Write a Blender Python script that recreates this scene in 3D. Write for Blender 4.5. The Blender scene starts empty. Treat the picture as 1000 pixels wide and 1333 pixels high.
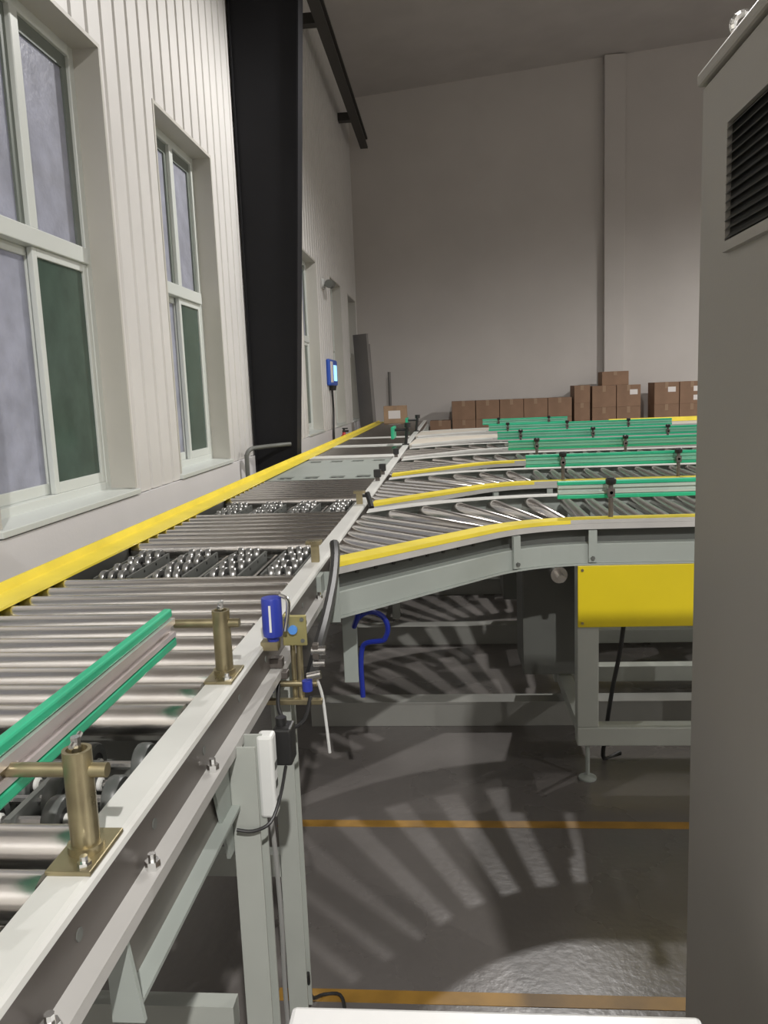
import bpy, bmesh, math, random
from mathutils import Vector, Matrix
random.seed(7)
SC = bpy.context.scene
C = bpy.context.collection
PI = math.pi

# ------------------------------------------------------------------ camera
H = 1.40
PITCH, YAW, ROLL = 0.148418, 0.08542, -0.03935
FPX = 1033.68
fw = Vector((-math.sin(YAW), math.cos(YAW), 0)); rt = Vector((math.cos(YAW), math.sin(YAW), 0)); up = Vector((0, 0, 1))
FW = fw*math.cos(PITCH) - up*math.sin(PITCH); u2 = up*math.cos(PITCH) + fw*math.sin(PITCH)
RT = rt*math.cos(ROLL) + u2*math.sin(ROLL); UP = u2*math.cos(ROLL) - rt*math.sin(ROLL)
cd = bpy.data.cameras.new('camera'); cam = bpy.data.objects.new('camera', cd); C.objects.link(cam)
cd.sensor_fit = 'VERTICAL'; cd.sensor_height = 36; cd.lens = FPX/1333*36; cd.clip_start = .02; cd.clip_end = 100
m = Matrix((RT, UP, -FW)).transposed().to_4x4(); m.translation = (0, 0, H); cam.matrix_world = m
SC.camera = cam

# ------------------------------------------------------------------ world, exposure
W = bpy.data.worlds.new('dusk'); SC.world = W; W.use_nodes = True
W.node_tree.nodes['Background'].inputs[0].default_value = (.52, .55, .68, 1)
W.node_tree.nodes['Background'].inputs[1].default_value = 1.0
vs = SC.view_settings; vs.view_transform = 'Standard'; vs.look = 'None'; vs.gamma = 1; vs.use_curve_mapping = False
vs.exposure = 0.55

# hall lamps: (x, y, z, watts), the last three added as unseen fill; the fixtures are built further down at these places
LAMPS = [(0.75, 5.80, 4.6, 290), (0.80, -2.45, 4.6, 650), (7.6, 2.2, 5.2, 180), (7.6, -4.0, 5.2, 420), (7.6, 8.4, 5.2, 720)]
LAMP_COL = (1.0, .972, .94)

# ------------------------------------------------------------------ materials
def nd(nt, t, **k):
    n = nt.nodes.new(t)
    for a, b in k.items(): setattr(n, a, b)
    return n
def mat(name, col, rough=.5, metal=0., var=.0, scale=8., rvar=0., bump=0., bscale=60., stretch=None, coat=0., spec=.5, col2=None):
    m = bpy.data.materials.new(name); m.use_nodes = True; nt = m.node_tree; p = nt.nodes['Principled BSDF']
    p.inputs['Base Color'].default_value = (*col, 1); p.inputs['Roughness'].default_value = rough
    p.inputs['Metallic'].default_value = metal; p.inputs['Coat Weight'].default_value = coat
    p.inputs['Specular IOR Level'].default_value = spec
    if var or rvar or bump or col2:
        tc = nd(nt, 'ShaderNodeTexCoord'); mp = nd(nt, 'ShaderNodeMapping'); nt.links.new(tc.outputs['Object'], mp.inputs[0])
        if stretch: mp.inputs['Scale'].default_value = stretch
        nz = nd(nt, 'ShaderNodeTexNoise'); nz.inputs['Scale'].default_value = scale; nz.inputs['Detail'].default_value = 6
        nt.links.new(mp.outputs[0], nz.inputs['Vector'])
        if var or col2:
            r = nd(nt, 'ShaderNodeValToRGB'); r.color_ramp.elements[0].position = .32; r.color_ramp.elements[1].position = .68
            a = tuple(max(0, c*(1-var)) for c in col) if not col2 else col2
            b = tuple(min(1, c*(1+var)) for c in col) if not col2 else col
            r.color_ramp.elements[0].color = (*a, 1); r.color_ramp.elements[1].color = (*b, 1)
            nt.links.new(nz.outputs['Fac'], r.inputs[0]); nt.links.new(r.outputs[0], p.inputs['Base Color'])
        if rvar:
            mr = nd(nt, 'ShaderNodeMapRange'); mr.inputs['To Min'].default_value = max(.02, rough-rvar); mr.inputs['To Max'].default_value = rough+rvar
            mr.inputs['From Min'].default_value = .3; mr.inputs['From Max'].default_value = .7
            nt.links.new(nz.outputs['Fac'], mr.inputs[0]); nt.links.new(mr.outputs[0], p.inputs['Roughness'])
        if bump:
            n2 = nd(nt, 'ShaderNodeTexNoise'); n2.inputs['Scale'].default_value = bscale; n2.inputs['Detail'].default_value = 4
            nt.links.new(mp.outputs[0], n2.inputs['Vector'])
            bp = nd(nt, 'ShaderNodeBump'); bp.inputs['Strength'].default_value = bump; bp.inputs['Distance'].default_value = .01
            nt.links.new(n2.outputs['Fac'], bp.inputs['Height']); nt.links.new(bp.outputs[0], p.inputs['Normal'])
    return m
M = dict(
 floor=mat('floor_paint', (.135, .124, .117), .30, var=.16, scale=1.6, rvar=.10, bump=.10, bscale=45),
 line=mat('floor_yellow', (.30, .165, .03), .5, var=.3, scale=9),
 wall=mat('white_cladding', (.67, .655, .635), .45, var=.03, scale=3),
 plinth=mat('white_plaster', (.66, .645, .65), .7, var=.03, scale=2, bump=.05),
 back=mat('grey_back_wall', (.56, .53, .505), .8, var=.03, scale=1.5),
 ceil=mat('ceiling_sheet', (.50, .475, .455), .7, var=.05, scale=2),
 rest=mat('hall_wall', (.74, .71, .67), .8, var=.03, scale=1.5),
 reveal=mat('window_reveal', (.52, .505, .46), .5, var=.03, scale=3),
 pvc=mat('window_frame_white', (.62, .65, .62), .35),
 gasket=mat('window_gasket', (.15, .17, .15), .5),
 blackcol=mat('black_column_paint', (.010, .010, .012), .7, var=.1, scale=3, spec=.25),
 steel=mat('roller_zinc', (.66, .635, .61), .24, 1., var=.05, scale=3),
 skate=mat('skate_wheel_steel', (.34, .34, .33), .32, .8, var=.2, scale=30),
 axle=mat('bright_steel', (.70, .69, .68), .25, 1.),
 railtop=mat('rail_light_grey', (.64, .64, .61), .42, var=.06, scale=5, rvar=.08),
 railside=mat('rail_raw_steel', (.135, .120, .108), .42, .45, var=.18, scale=5, rvar=.1),
 foot=mat('rail_foot_grey', (.47, .46, .44), .45, var=.08, scale=6),
 rawlight=mat('raw_channel_steel', (.20, .185, .165), .45, .3, var=.15, scale=7),
 frame=mat('frame_grey_green', (.34, .372, .345), .42, var=.05, scale=5),
 frame2=mat('stand_grey_green', (.40, .42, .385), .45, var=.06, scale=5),
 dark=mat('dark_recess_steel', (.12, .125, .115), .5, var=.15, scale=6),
 recess=mat('recess_shade', (.085, .09, .083), .6),  # web below the flange: the overhang's shade is mixed into this colour
 drive=mat('drive_box_grey', (.10, .104, .095), .5, var=.12, scale=4),
 yellow=mat('guard_yellow', (.84, .68, .06), .42, var=.08, scale=7),
 cover=mat('cover_yellow', (.68, .54, .012), .38, var=.04, scale=4),
 green=mat('guide_green', (.02, .42, .22), .4, var=.06, scale=8),
 gpanel=mat('guide_panel_grey_green', (.42, .50, .45), .35, var=.05, scale=8),
 gpanel2=mat('guide_panel_pale_green', (.20, .50, .36), .35, var=.05, scale=8),
 alu=mat('guide_aluminium', (.66, .61, .60), .35, .6, var=.06, scale=8),
 gold=mat('zinc_gold', (.36, .31, .19), .35, .8, var=.2, scale=22, rvar=.08),
 rubber=mat('wheel_rubber', (.085, .09, .085), .4, var=.2, scale=12),
 black=mat('black_plastic', (.018, .018, .018), .4),
 hose=mat('black_hose', (.022, .022, .022), .45),
 bhose=mat('blue_hose', (.015, .03, .28), .35),
 blue=mat('blue_plastic', (.03, .05, .36), .35),
 bluel=mat('blue_dial', (.10, .30, .75), .4),
 plate=mat('sensor_gold_plate', (.40, .36, .16), .4, .5, var=.12, scale=20),
 white=mat('white_plastic', (.74, .75, .73), .4),
 table=mat('white_table_enamel', (.86, .86, .85), .25, var=.02, scale=4),
 cabinet=mat('cabinet_grey', (.30, .285, .26), .5, var=.03, scale=4, bump=.03, bscale=300),
 vent=mat('vent_dark', (.055, .055, .05), .45),
 kraft=mat('kraft_cardboard', (.27, .165, .105), .8, var=.12, scale=4),
 kraft2=mat('kraft_cardboard_pale', (.40, .27, .17), .8, var=.08, scale=6),
 tape=mat('parcel_tape', (.33, .22, .14), .35),
 paper=mat('label_paper', (.80, .76, .74), .7),
 belt=mat('cream_belt', (.66, .61, .53), .7, var=.05, scale=6),
 board=mat('grey_board', (.20, .19, .18), .7, var=.1, scale=2),
 red=mat('red_paint', (.50, .02, .02), .35),
 wire=mat('cable_grey', (.30, .30, .29), .5),
 chrome=mat('shiny_bolt', (.75, .75, .74), .2, 1.),
 trunk=mat('trunking_grey', (.25, .25, .23), .45, var=.08, scale=3),
 beamdark=mat('crane_rail_dark', (.05, .047, .042), .6),
 blue2=mat('wall_unit_blue', (.03, .10, .50), .4),
)
def glassmat(name, col, trans, rough, bump):
    m = mat(name, col, rough, 0, var=.14, scale=9, bump=bump, bscale=38)
    m.node_tree.nodes['Principled BSDF'].inputs['Transmission Weight'].default_value = trans
    m.node_tree.nodes['Principled BSDF'].inputs['IOR'].default_value = 1.3
    return m
M['glass'] = glassmat('frosted_pane', (.42, .43, .50), .35, .34, .3)
M['glassg'] = glassmat('green_pane', (.075, .115, .09), .25, .16, .04)
def emat(name, col, s):
    m = bpy.data.materials.new(name); m.use_nodes = True; p = m.node_tree.nodes['Principled BSDF']
    p.inputs['Emission Color'].default_value = (*col, 1); p.inputs['Emission Strength'].default_value = s; p.inputs['Base Color'].default_value = (*col, 1)
    return m
M['lampglow'] = emat('lamp_glow', LAMP_COL, 6.)
M['screen'] = emat('lit_screen', (.30, .62, 1.0), .9)

# ------------------------------------------------------------------ mesh helpers
class MB:
    def __init__(s): s.v = []; s.f = []; s.sm = []
    def box(s, x0, x1, y0, y1, z0, z1):
        n = len(s.v)
        s.v += [(x, y, z) for z in (z0, z1) for y in (y0, y1) for x in (x0, x1)]
        for q in ((0,2,3,1),(4,5,7,6),(0,1,5,4),(2,6,7,3),(0,4,6,2),(1,3,7,5)): s.f.append(tuple(n+i for i in q)); s.sm.append(False)
        return s
    def cyl(s, a, b, r, r2=None, n=12, caps=True):
        a, b = Vector(a), Vector(b); r2 = r if r2 is None else r2
        d = (b-a).normalized(); u = d.orthogonal().normalized(); w = d.cross(u); k = len(s.v)
        for p, q in ((a, r), (b, r2)):
            for i in range(n):
                t = 2*PI*i/n; s.v.append(tuple(p + u*math.cos(t)*q + w*math.sin(t)*q))
        for i in range(n):
            j = (i+1) % n; s.f.append((k+i, k+j, k+n+j, k+n+i)); s.sm.append(True)
        if caps:
            s.f.append(tuple(k+i for i in reversed(range(n)))); s.f.append(tuple(k+n+i for i in range(n))); s.sm += [False, False]
        return s
    def lathe(s, prof, o=(0,0,0), n=16, axis=(0,0,1)):
        d = Vector(axis).normalized(); u = d.orthogonal().normalized(); w = d.cross(u); o = Vector(o); k = len(s.v)
        for r, h in prof:
            for i in range(n):
                t = 2*PI*i/n; s.v.append(tuple(o + d*h + (u*math.cos(t)+w*math.sin(t))*max(r, 1e-5)))
        for a in range(len(prof)-1):
            for i in range(n):
                j = (i+1) % n; s.f.append((k+a*n+i, k+a*n+j, k+(a+1)*n+j, k+(a+1)*n+i)); s.sm.append(True)
        return s
    def tube(s, pts, r, n=8, sub=4):
        P = [Vector(p) for p in pts]; Q = []
        for i in range(len(P)-1):                       # Catmull-Rom
            p0 = P[max(i-1,0)]; p1 = P[i]; p2 = P[i+1]; p3 = P[min(i+2,len(P)-1)]
            for k in range(sub):
                t = k/sub; Q.append(.5*((2*p1)+(p2-p0)*t+(2*p0-5*p1+4*p2-p3)*t*t+(3*p1-p0-3*p2+p3)*t**3))
        Q.append(P[-1]); k0 = len(s.v); u = None
        for i, q in enumerate(Q):
            d = (Q[min(i+1,len(Q)-1)]-Q[max(i-1,0)]).normalized()
            if u is None: u = d.orthogonal().normalized()
            u = (u - d*u.dot(d)).normalized(); w = d.cross(u)
            for j in range(n):
                t = 2*PI*j/n; s.v.append(tuple(q + (u*math.cos(t)+w*math.sin(t))*r))
        for i in range(len(Q)-1):
            for j in range(n):
                a = k0+i*n+j; b = k0+i*n+(j+1) % n; s.f.append((a, b, b+n, a+n)); s.sm.append(True)
        s.f.append(tuple(k0+j for j in reversed(range(n)))); s.f.append(tuple(k0+(len(Q)-1)*n+j for j in range(n))); s.sm += [False, False]
        return s
    def sweep(s, path, prof, xmin=None):
        """path: list of (point xy, inward normal xy); prof: closed list of (offset, z)"""
        k = len(s.v); n = len(prof)
        for i, (p, nn) in enumerate(path):
            for o, z in prof:
                x, y = p[0]+nn[0]*o, p[1]+nn[1]*o
                if xmin is not None and i == 0:         # cut the end square to the main rail
                    d = (path[1][0]-path[0][0]).normalized(); q = (xmin-x)/d[0]; x += d[0]*q; y += d[1]*q
                s.v.append((x, y, z))
        for i in range(len(path)-1):
            for j in range(n):
                a = k+i*n+j; b = k+i*n+(j+1) % n; s.f.append((a, a+n, b+n, b)); s.sm.append(False)
        s.f.append(tuple(k+j for j in range(n))); s.f.append(tuple(k+(len(path)-1)*n+j for j in reversed(range(n)))); s.sm += [False, False]
        return s
    def prism(s, poly, axis, a, b):
        """extrude a 2-D polygon along axis ('x','y','z') from a to b"""
        k = len(s.v); n = len(poly)
        for t in (a, b):
            for p, q in poly: s.v.append({'x': (t, p, q), 'y': (p, t, q), 'z': (p, q, t)}[axis])
        for j in range(n): s.f.append((k+j, k+(j+1) % n, k+n+(j+1) % n, k+n+j)); s.sm.append(False)
        s.f.append(tuple(k+j for j in reversed(range(n)))); s.f.append(tuple(k+n+j for j in range(n))); s.sm += [False, False]
        return s
    def mesh(s, name, m):
        me = bpy.data.meshes.new(name); me.from_pydata(s.v, [], s.f); me.update()
        bm = bmesh.new(); bm.from_mesh(me); bmesh.ops.recalc_face_normals(bm, faces=bm.faces); bm.to_mesh(me); bm.free()
        if any(s.sm):
            me.polygons.foreach_set('use_smooth', [True]*len(me.polygons)); me.set_sharp_from_angle(angle=math.radians(38))
        me.materials.append(M[m]); return me
    def build(s, name, m, parent=None, bevel=0):
        return link(name, s.mesh(name, m), parent, bevel)
def link(name, me, parent=None, bevel=0, loc=None, rot=None, scale=None):
    o = bpy.data.objects.new(name, me); C.objects.link(o)
    if parent: o.parent = parent
    if loc is not None: o.location = loc
    if rot is not None: o.rotation_euler = rot
    if scale is not None: o.scale = scale
    if bevel:
        b = o.modifiers.new('bevel', 'BEVEL'); b.width = bevel; b.segments = 2; b.limit_method = 'ANGLE'
    return o
def tag(o, label, cat, group=None):
    o['label'] = label; o['category'] = cat
    if group: o['group'] = group
    return o
def thing(name, label, cat, loc=(0,0,0), rz=0, group=None):
    o = bpy.data.objects.new(name, None); C.objects.link(o); o.empty_display_size = .05
    o.location = loc; o.rotation_euler = (0, 0, rz)
    return tag(o, label, cat, group)
def struct(o): o['kind'] = 'structure'; return o
def box(*a): return MB().box(*a)
def copy_tree(o, parent=None):
    c = o.copy(); C.objects.link(c); c.parent = parent
    for ch in [x for x in o.children]: copy_tree(ch, c)
    return c

# ------------------------------------------------------------------ the hall
WX = -1.5                                             # inner face of the left wall
YB = 13.8; XR = 11.0; YR = -7.0
def ceil_z(x): return 6.32 + .085*x
struct(box(WX-.3, XR+.2, YR-.2, YB+.2, -.1, 0).build('floor', 'floor'))
struct(MB().prism([(WX-.35, ceil_z(WX-.35)), (XR+.2, ceil_z(XR+.2)), (XR+.2, ceil_z(XR+.2)+.1), (WX-.35, ceil_z(WX-.35)+.1)], 'y', YR-.2, YB+.2).build('ceiling', 'ceil'))
struct(MB().prism([(WX-.35, 0), (XR+.2, 0), (XR+.2, ceil_z(XR+.2)), (WX-.35, ceil_z(WX-.35))], 'y', YB, YB+.15).build('wall_back', 'back'))
struct(MB().prism([(WX-.35, 0), (XR+.2, 0), (XR+.2, ceil_z(XR+.2)), (WX-.35, ceil_z(WX-.35))], 'y', YR-.15, YR).build('wall_rear', 'rest'))
struct(box(XR, XR+.15, YR, YB, 0, ceil_z(XR)).build('wall_right', 'rest'))
struct(box(2.60, 2.93, YB-.11, YB, 0, ceil_z(2.6)).build('trim_1', 'back', bevel=.01))     # pilaster on the back wall
# left wall: windows (y0, y1, z0, z1)
WINS = [(2.50, 3.66, 1.0, 2.96), (4.32, 5.33, 1.0, 2.955), (8.45, 9.46, 1.0, 2.94), (10.6, 11.6, 1.0, 2.93), (12.45, 13.45, 1.0, 2.92)]
WINS.insert(0, (.70, 1.80, 1.0, 2.96))
TH = .24
wall = MB()
wall.box(WX-TH, WX-.016, YR, YB, 0, .97)              # solid backing below the windows
ys = YR
for (a, b, z0, z1) in sorted(WINS):
    wall.box(WX-TH, WX-.016, ys, a, .97, ceil_z(WX)); wall.box(WX-TH, WX-.016, a, b, z1, ceil_z(WX)); wall.box(WX-TH, WX-.016, a, b, .97, z0-.03); ys = b
wall.box(WX-TH, WX-.016, ys, YB, .97, ceil_z(WX))
wl = struct(wall.build('wall_left', 'reveal'))
box(WX-.016, WX+.012, YR, YB, 0, .965).build('plinth', 'plinth', wl)
# ribbed cladding: each strip between two grooves is one folded sheet-metal pan
def cladding():
    pitch = .158; n0 = int((-1.2-3.402)/pitch)
    edges = [3.402+pitch*k for k in range(n0, int((YB-3.402)/pitch)+1)]
    for i in range(len(edges)-1):
        g0, g1 = edges[i]+.009, edges[i+1]-.009
        cuts = sorted({g0, g1, *[c for w in WINS for c in w[:2] if g0+.004 < c < g1-.004]})
        for a, b in zip(cuts[:-1], cuts[1:]):
            mid = (a+b)/2; spans = [(.97, ceil_z(WX)-.02)]
            for w in WINS:
                if w[0] < mid < w[1]: spans = [(w[3], ceil_z(WX)-.02)]
            for z0, z1 in spans:
                e = .007
                poly = [(WX-.016, a), (WX-.016, b), (WX, b-(e if b == g1 else 0)), (WX, a+(e if a == g0 else 0))]
                MB().prism(poly, 'z', z0, z1).build('wall_panel', 'wall', wl)
cladding()
def make_window(i, y0, y1, z0, z1):
    fx = WX-.115; bx = fx-.05; w = struct(bpy.data.objects.new('window_%d' % i, None)); C.objects.link(w); w.location = (fx, (y0+y1)/2, z0)
    def P(name, mb, m, par=None, bevel=0):
        o = mb.build(name, m, par or w, bevel)
        o.location = (-fx, -(y0+y1)/2, -z0) if par is None else (0, 0, 0)
        return o
    ft = .05; zt = z0+.05+1.012*(z1-z0-.05)/1.91; ym = y0+.56*(y1-y0); zb = z0+.04
    fr = P('frame', MB().box(bx, fx, y0, y0+ft, z0, z1).box(bx, fx, y1-ft, y1, z0, z1).box(bx, fx, y0+ft, y1-ft, z1-ft, z1).box(bx, fx, y0+ft, y1-ft, z0, zb), 'pvc', bevel=.004)
    P('transom', box(bx, fx+.012, y0+ft, y1-ft, zt-.035, zt+.035), 'pvc', bevel=.004)
    P('mullion', box(bx, fx+.006, ym-.03, ym+.03, zt+.035, z1-ft), 'pvc', bevel=.004)
    for a, b in ((y0+ft, ym-.03), (ym+.03, y1-ft)):
        P('pane', box(bx+.016, bx+.024, a, b, zt+.035, z1-ft), 'glass')
        P('bead_depth_band', MB().box(bx+.024, bx+.034, a, a+.012, zt+.035, z1-ft).box(bx+.024, bx+.034, b-.04, b, zt+.035, z1-ft).box(bx+.024, bx+.034, a+.012, b-.04, z1-ft-.06, z1-ft), 'gasket')  # top and far side widened to stand in for the dark outer frame depth
        P('outside_bar', box(bx-.06, bx-.04, a, b, zt+.29, zt+.34), 'pvc')
    for k, (a, b, o) in enumerate(((y0+ft, ym+.02, -.03), (ym-.02, y1-ft, 0))):
        x1 = fx-.004+o; x0 = x1-.024; t = .036
        s = P('sash', MB().box(x0, x1, a, a+t, zb, zt-.035).box(x0, x1, b-t, b, zb, zt-.035).box(x0, x1, a+t, b-t, zb, zb+t+.01).box(x0, x1, a+t, b-t, zt-.035-t, zt-.035), 'pvc', bevel=.003)
        P('sash_pane', box(x0+.008, x0+.014, a+t, b-t, zb+t+.01, zt-.035-t), ('glass', 'glassg')[k], s)
    P('sill', MB().prism([(fx-.02, z0-.03), (WX+.02, z0-.03), (WX+.02, z0-.006), (fx-.02, z0+.006)], 'y', y0-.02, y1+.02), 'pvc', bevel=.003)
    P('reveal_lining', MB().box(fx-.02, WX+.004, y1-.006, y1+.012, z0, z1+.012).box(fx-.02, WX+.004, y0-.012, y0+.006, z0, z1+.012).box(fx-.02, WX+.004, y0+.006, y1-.006, z1-.006, z1+.012), 'reveal')
for i, w in enumerate(sorted(WINS)): make_window(i+1, *w)

# black tapered steel column standing off the left wall
col = thing('steel_column', 'black tapered steel column standing against the white left wall', 'column', (WX+.15, 6.0, 0))
def colx(z): return -1.215+.058*(z-0)
zt = ceil_z(-1.2)-.01
def cp(name, mb, m): o = mb.build(name, m, col); o.location = (-(WX+.15), -6.0, 0); return o
cp('web', MB().prism([(WX+.014, .02), (colx(.02)-.012, .02), (colx(zt)-.012, zt), (WX+.014, zt)], 'y', 6.0, 6.02), 'blackcol')
cp('inner_flange', MB().prism([(colx(.02)-.012, .02), (colx(.02), .02), (colx(zt), zt), (colx(zt)-.012, zt)], 'y', 5.985, 6.16), 'blackcol')
cp('outer_flange', box(WX+.0135, WX+.025, 5.985, 6.16, .02, zt), 'blackcol')
cp('base_plate', box(WX+.02, colx(0)+.03, 5.93, 6.2, 0, .02), 'blackcol')
# dark rail high up along the left wall
cr = thing('runway_beam', 'dark overhead rail beam running high along the left wall to the back', 'beam', (-1.25, 10, 5.43))
o = MB().prism([(-1.31, 5.33), (-1.19, 5.33), (-1.19, 5.36), (-1.235, 5.36), (-1.235, 5.47), (-1.19, 5.47), (-1.19, 5.5), (-1.31, 5.5), (-1.31, 5.47), (-1.265, 5.47), (-1.265, 5.36), (-1.31, 5.36)], 'y', 2.0, 13.55).build('beam_profile', 'beamdark', cr); o.location = (1.25, -10, -5.43)
for y in (3.0, 6.09, 9.2, 12.3):
    o = box(WX-.0, -1.30, y-.06, y+.06, 5.36, 5.47).build('bracket', 'beamdark', cr); o.location = (1.25, -10, -5.43)
# painted floor lines
for y, lb in ((2.42, 'worn ochre floor line crossing below the curved conveyor streaks'), (1.665, 'ochre floor line beside the white bench')):
    tag(box(-.60 if y > 2 else -.44, 4.5, y-.02, y+.02, .0, .0012).build('floor_line', 'line'), lb, 'floor marking')
# hall lamps and the added fill lamps
for k, (x, y, z, wt) in enumerate(LAMPS):
    lb = ['high-bay lamp hanging over the branch conveyors', 'high-bay lamp hanging behind the electrical cabinet', 'added fill lamp hanging out of view over the far aisle by the back wall', 'added fill lamp hanging out of view over the far aisle by the rear wall', 'added fill lamp hanging out of view close to the back wall in the far aisle'][k]
    t = thing('hanging_lamp', lb, 'lamp', (x, y, z), group='high-bay lamps')
    MB().lathe([(.0, .30), (.07, .30), (.08, .20), (.12, .16), (.20, .06), (.235, .0), (.230, .0), (.195, .055), (.10, .14), (0, .15)], n=24).build('lamp_shade', 'frame', t)
    MB().lathe([(0, .06), (.035, .065), (.05, .09), (.035, .13), (0, .14)], n=14).build('bulb', 'lampglow', t)
    MB().cyl((0, 0, .30), (0, 0, ceil_z(x)-z), .008).build('rod', 'black', t)
    ld = bpy.data.lights.new('lamp_light', 'SPOT'); ld.energy = wt; ld.color = LAMP_COL; ld.shadow_soft_size = .05; ld.spot_size = math.radians(168); ld.spot_blend = .45
    lo = bpy.data.objects.new('lamp_light', ld); C.objects.link(lo); lo.parent = t; lo.location = (0, 0, -.03)

# ------------------------------------------------------------------ shared roller meshes
def roller_mesh(name, r, m='steel', n=14):
    mb = MB(); mb.lathe([(0, -.5), (r*.55, -.5), (r*.86, -.5), (r, -.496), (r, .496), (r*.86, .5), (r*.55, .5), (0, .5)], axis=(1, 0, 0), n=n)
    mb.cyl((-.52, 0, 0), (.52, 0, 0), .006, n=6)
    return mb.mesh(name, m)
RM = roller_mesh('roller', .0275); RB = roller_mesh('branch_roller', .024, n=12)
ZT = .945                                             # top of the rollers
def taper_mesh(name, r0, r1, n=14):
    mb = MB(); mb.lathe([(0, -.5), (r0*.86, -.5), (r0, -.496), (r1, .496), (r1*.86, .5), (0, .5)], axis=(1, 0, 0), n=n)
    mb.cyl((-.53, 0, 0), (.52, 0, 0), .006, n=6)
    return mb.mesh(name, 'steel')
TR0, TR1 = .018, .039
RT_ = taper_mesh('tapered_roller', TR0, TR1)
def put_taper(a, b, parent, org):
    a, b = Vector(a), Vector(b); d = b-a; L = d.length; c = (a+b)/2
    link('roller', RT_, parent, loc=(c.x-org[0], c.y-org[1], ZT-(TR0+TR1)/2), rot=(0, math.asin((TR1-TR0)/L), math.atan2(d.y, d.x)), scale=(L, 1, 1))
def put_roller(me, a, b, r, parent, org):
    a, b = Vector(a), Vector(b); d = b-a; L = d.length; c = (a+b)/2
    link('roller', me, parent, loc=(c.x-org[0], c.y-org[1], ZT-r-org[2]), rot=(0, 0, math.atan2(d.y, d.x)), scale=(L, 1, 1))

# ------------------------------------------------------------------ main conveyor along the wall
XI, XO = -.400, -.352                                 # right rail flange
XF0, XF1 = -1.115, -1.022                             # yellow flange by the wall
MC = thing('roller_conveyor', 'long straight steel roller conveyor with yellow wall-side edge beside the windows', 'conveyor', (-.7, 2, 0))
MO = (-.7, 2, 0)
def mp(name, mb, m, bevel=0, parent=None):
    o = mb.build(name, m, parent or MC, bevel)
    if parent is None: o.location = (-MO[0], -MO[1], 0)
    return o
Y0, Y1 = -.35, 12.75
# right rail: light top flange, rolled edge, raw steel side, outward foot flange
prof = [(XI, .950), (XO-.012, .950), (XO-.004, .9475), (XO, .941), (XO, .889), (XO+.030, .889), (XO+.030, .884), (XO-.005, .884), (XO-.005, .938), (XO-.009, .944), (XI, .944)]
mp('side_rail', box(XO-.005, XO, Y0, Y1, .884, .940), 'railside')
mp('rail_flange', MB().prism([(XI, .950), (XO-.010, .950), (XO-.005, .949), (XO-.0015, .946), (XO, .940), (XO-.005, .940), (XO-.010, .944), (XI, .944)], 'y', Y0, Y1), 'railtop')  # rolled edge keeps the light top colour to imitate its highlight
mp('rail_foot', MB().box(XO, XO+.022, Y0, 2.02, .883, .888).box(XO+.019, XO+.022, Y0, 2.02, .872, .883), 'foot')
mp('rail_foot', MB().box(XO, XO+.022, 2.02, Y1, .884, .889), 'railtop')
mp('inner_web', box(XI, XI+.004, Y0, Y1, .85, .944), 'dark')
# wall-side rail, painted yellow on top
mp('yellow_rail', MB().prism([(XF1, .952), (XF1, .946), (XF0+.006, .946), (XF0+.006, .85), (XF0, .85), (XF0, .975), (XF0+.006, .975), (XF0+.012, .952)], 'y', Y0, Y1), 'yellow')
mp('wall_web', box(XF1-.03, XF1-.026, Y0, Y1, .84, .944), 'dark')
# transfer zones on the main line
S = 1.145
ZONES = [(.80, 1.06), (2.05, 2.44), (3.17, 3.52), (4.36, 5.66), (5.72, 5.98), (6.93, 7.19), (8.15, 8.41)]
PR = .0855; y = -.25
bolt = MB().cyl((-.006, 0, 0), (.004, 0, 0), .0085, n=6).cyl((.004, 0, 0), (.012, 0, 0), .0045, n=8).mesh('bolt', 'chrome')
n = 0
while y < Y1-.05:
    if not any(a-.012 < y < b+.012 for a, b in ZONES):
        put_roller(RM, (XF1-.022, y, 0), (XI-.008, y, 0), .0275, MC, MO)
    y += PR
y = -.1
for y in (.1, .34, .56, .79, 1.02, 1.72, 1.95):
    link('bolt', bolt, MC, loc=(XO+.011-MO[0], y-MO[1], .894), rot=(0, -PI/2, 0))
hole = MB().cyl((0, 0, 0), (.0015, 0, 0), .0065, n=8).mesh('plug', 'dark')
for k in range(9): link('plug', hole, MC, loc=(XO-.0005-MO[0], .45+.19*k-MO[1], .918))
# lower drive beam under the near section
mp('lower_beam', MB().box(-.356, -.351, .70, 1.10, .787, .872), 'rawlight')
mp('beam_flange', MB().box(-.351, -.330, .70, 1.10, .787, .792), 'frame')
mp('beam_end_plate', MB().prism([(-.356, .780), (-.322, .780), (-.334, .872), (-.356, .872)], 'y', .694, .70), 'frame')
for ya, yb in ((Y0, .79), (1.07, 2.03), (2.46, 3.15), (3.54, 4.34), (6.0, 12.7)): mp('shade_tray', box(-1.03, -.405, ya, yb, .836, .84), 'dark' if ya < 6 else 'frame')  # sheet added to darken the roller gaps; far stretch coloured paler to lighten them
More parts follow.
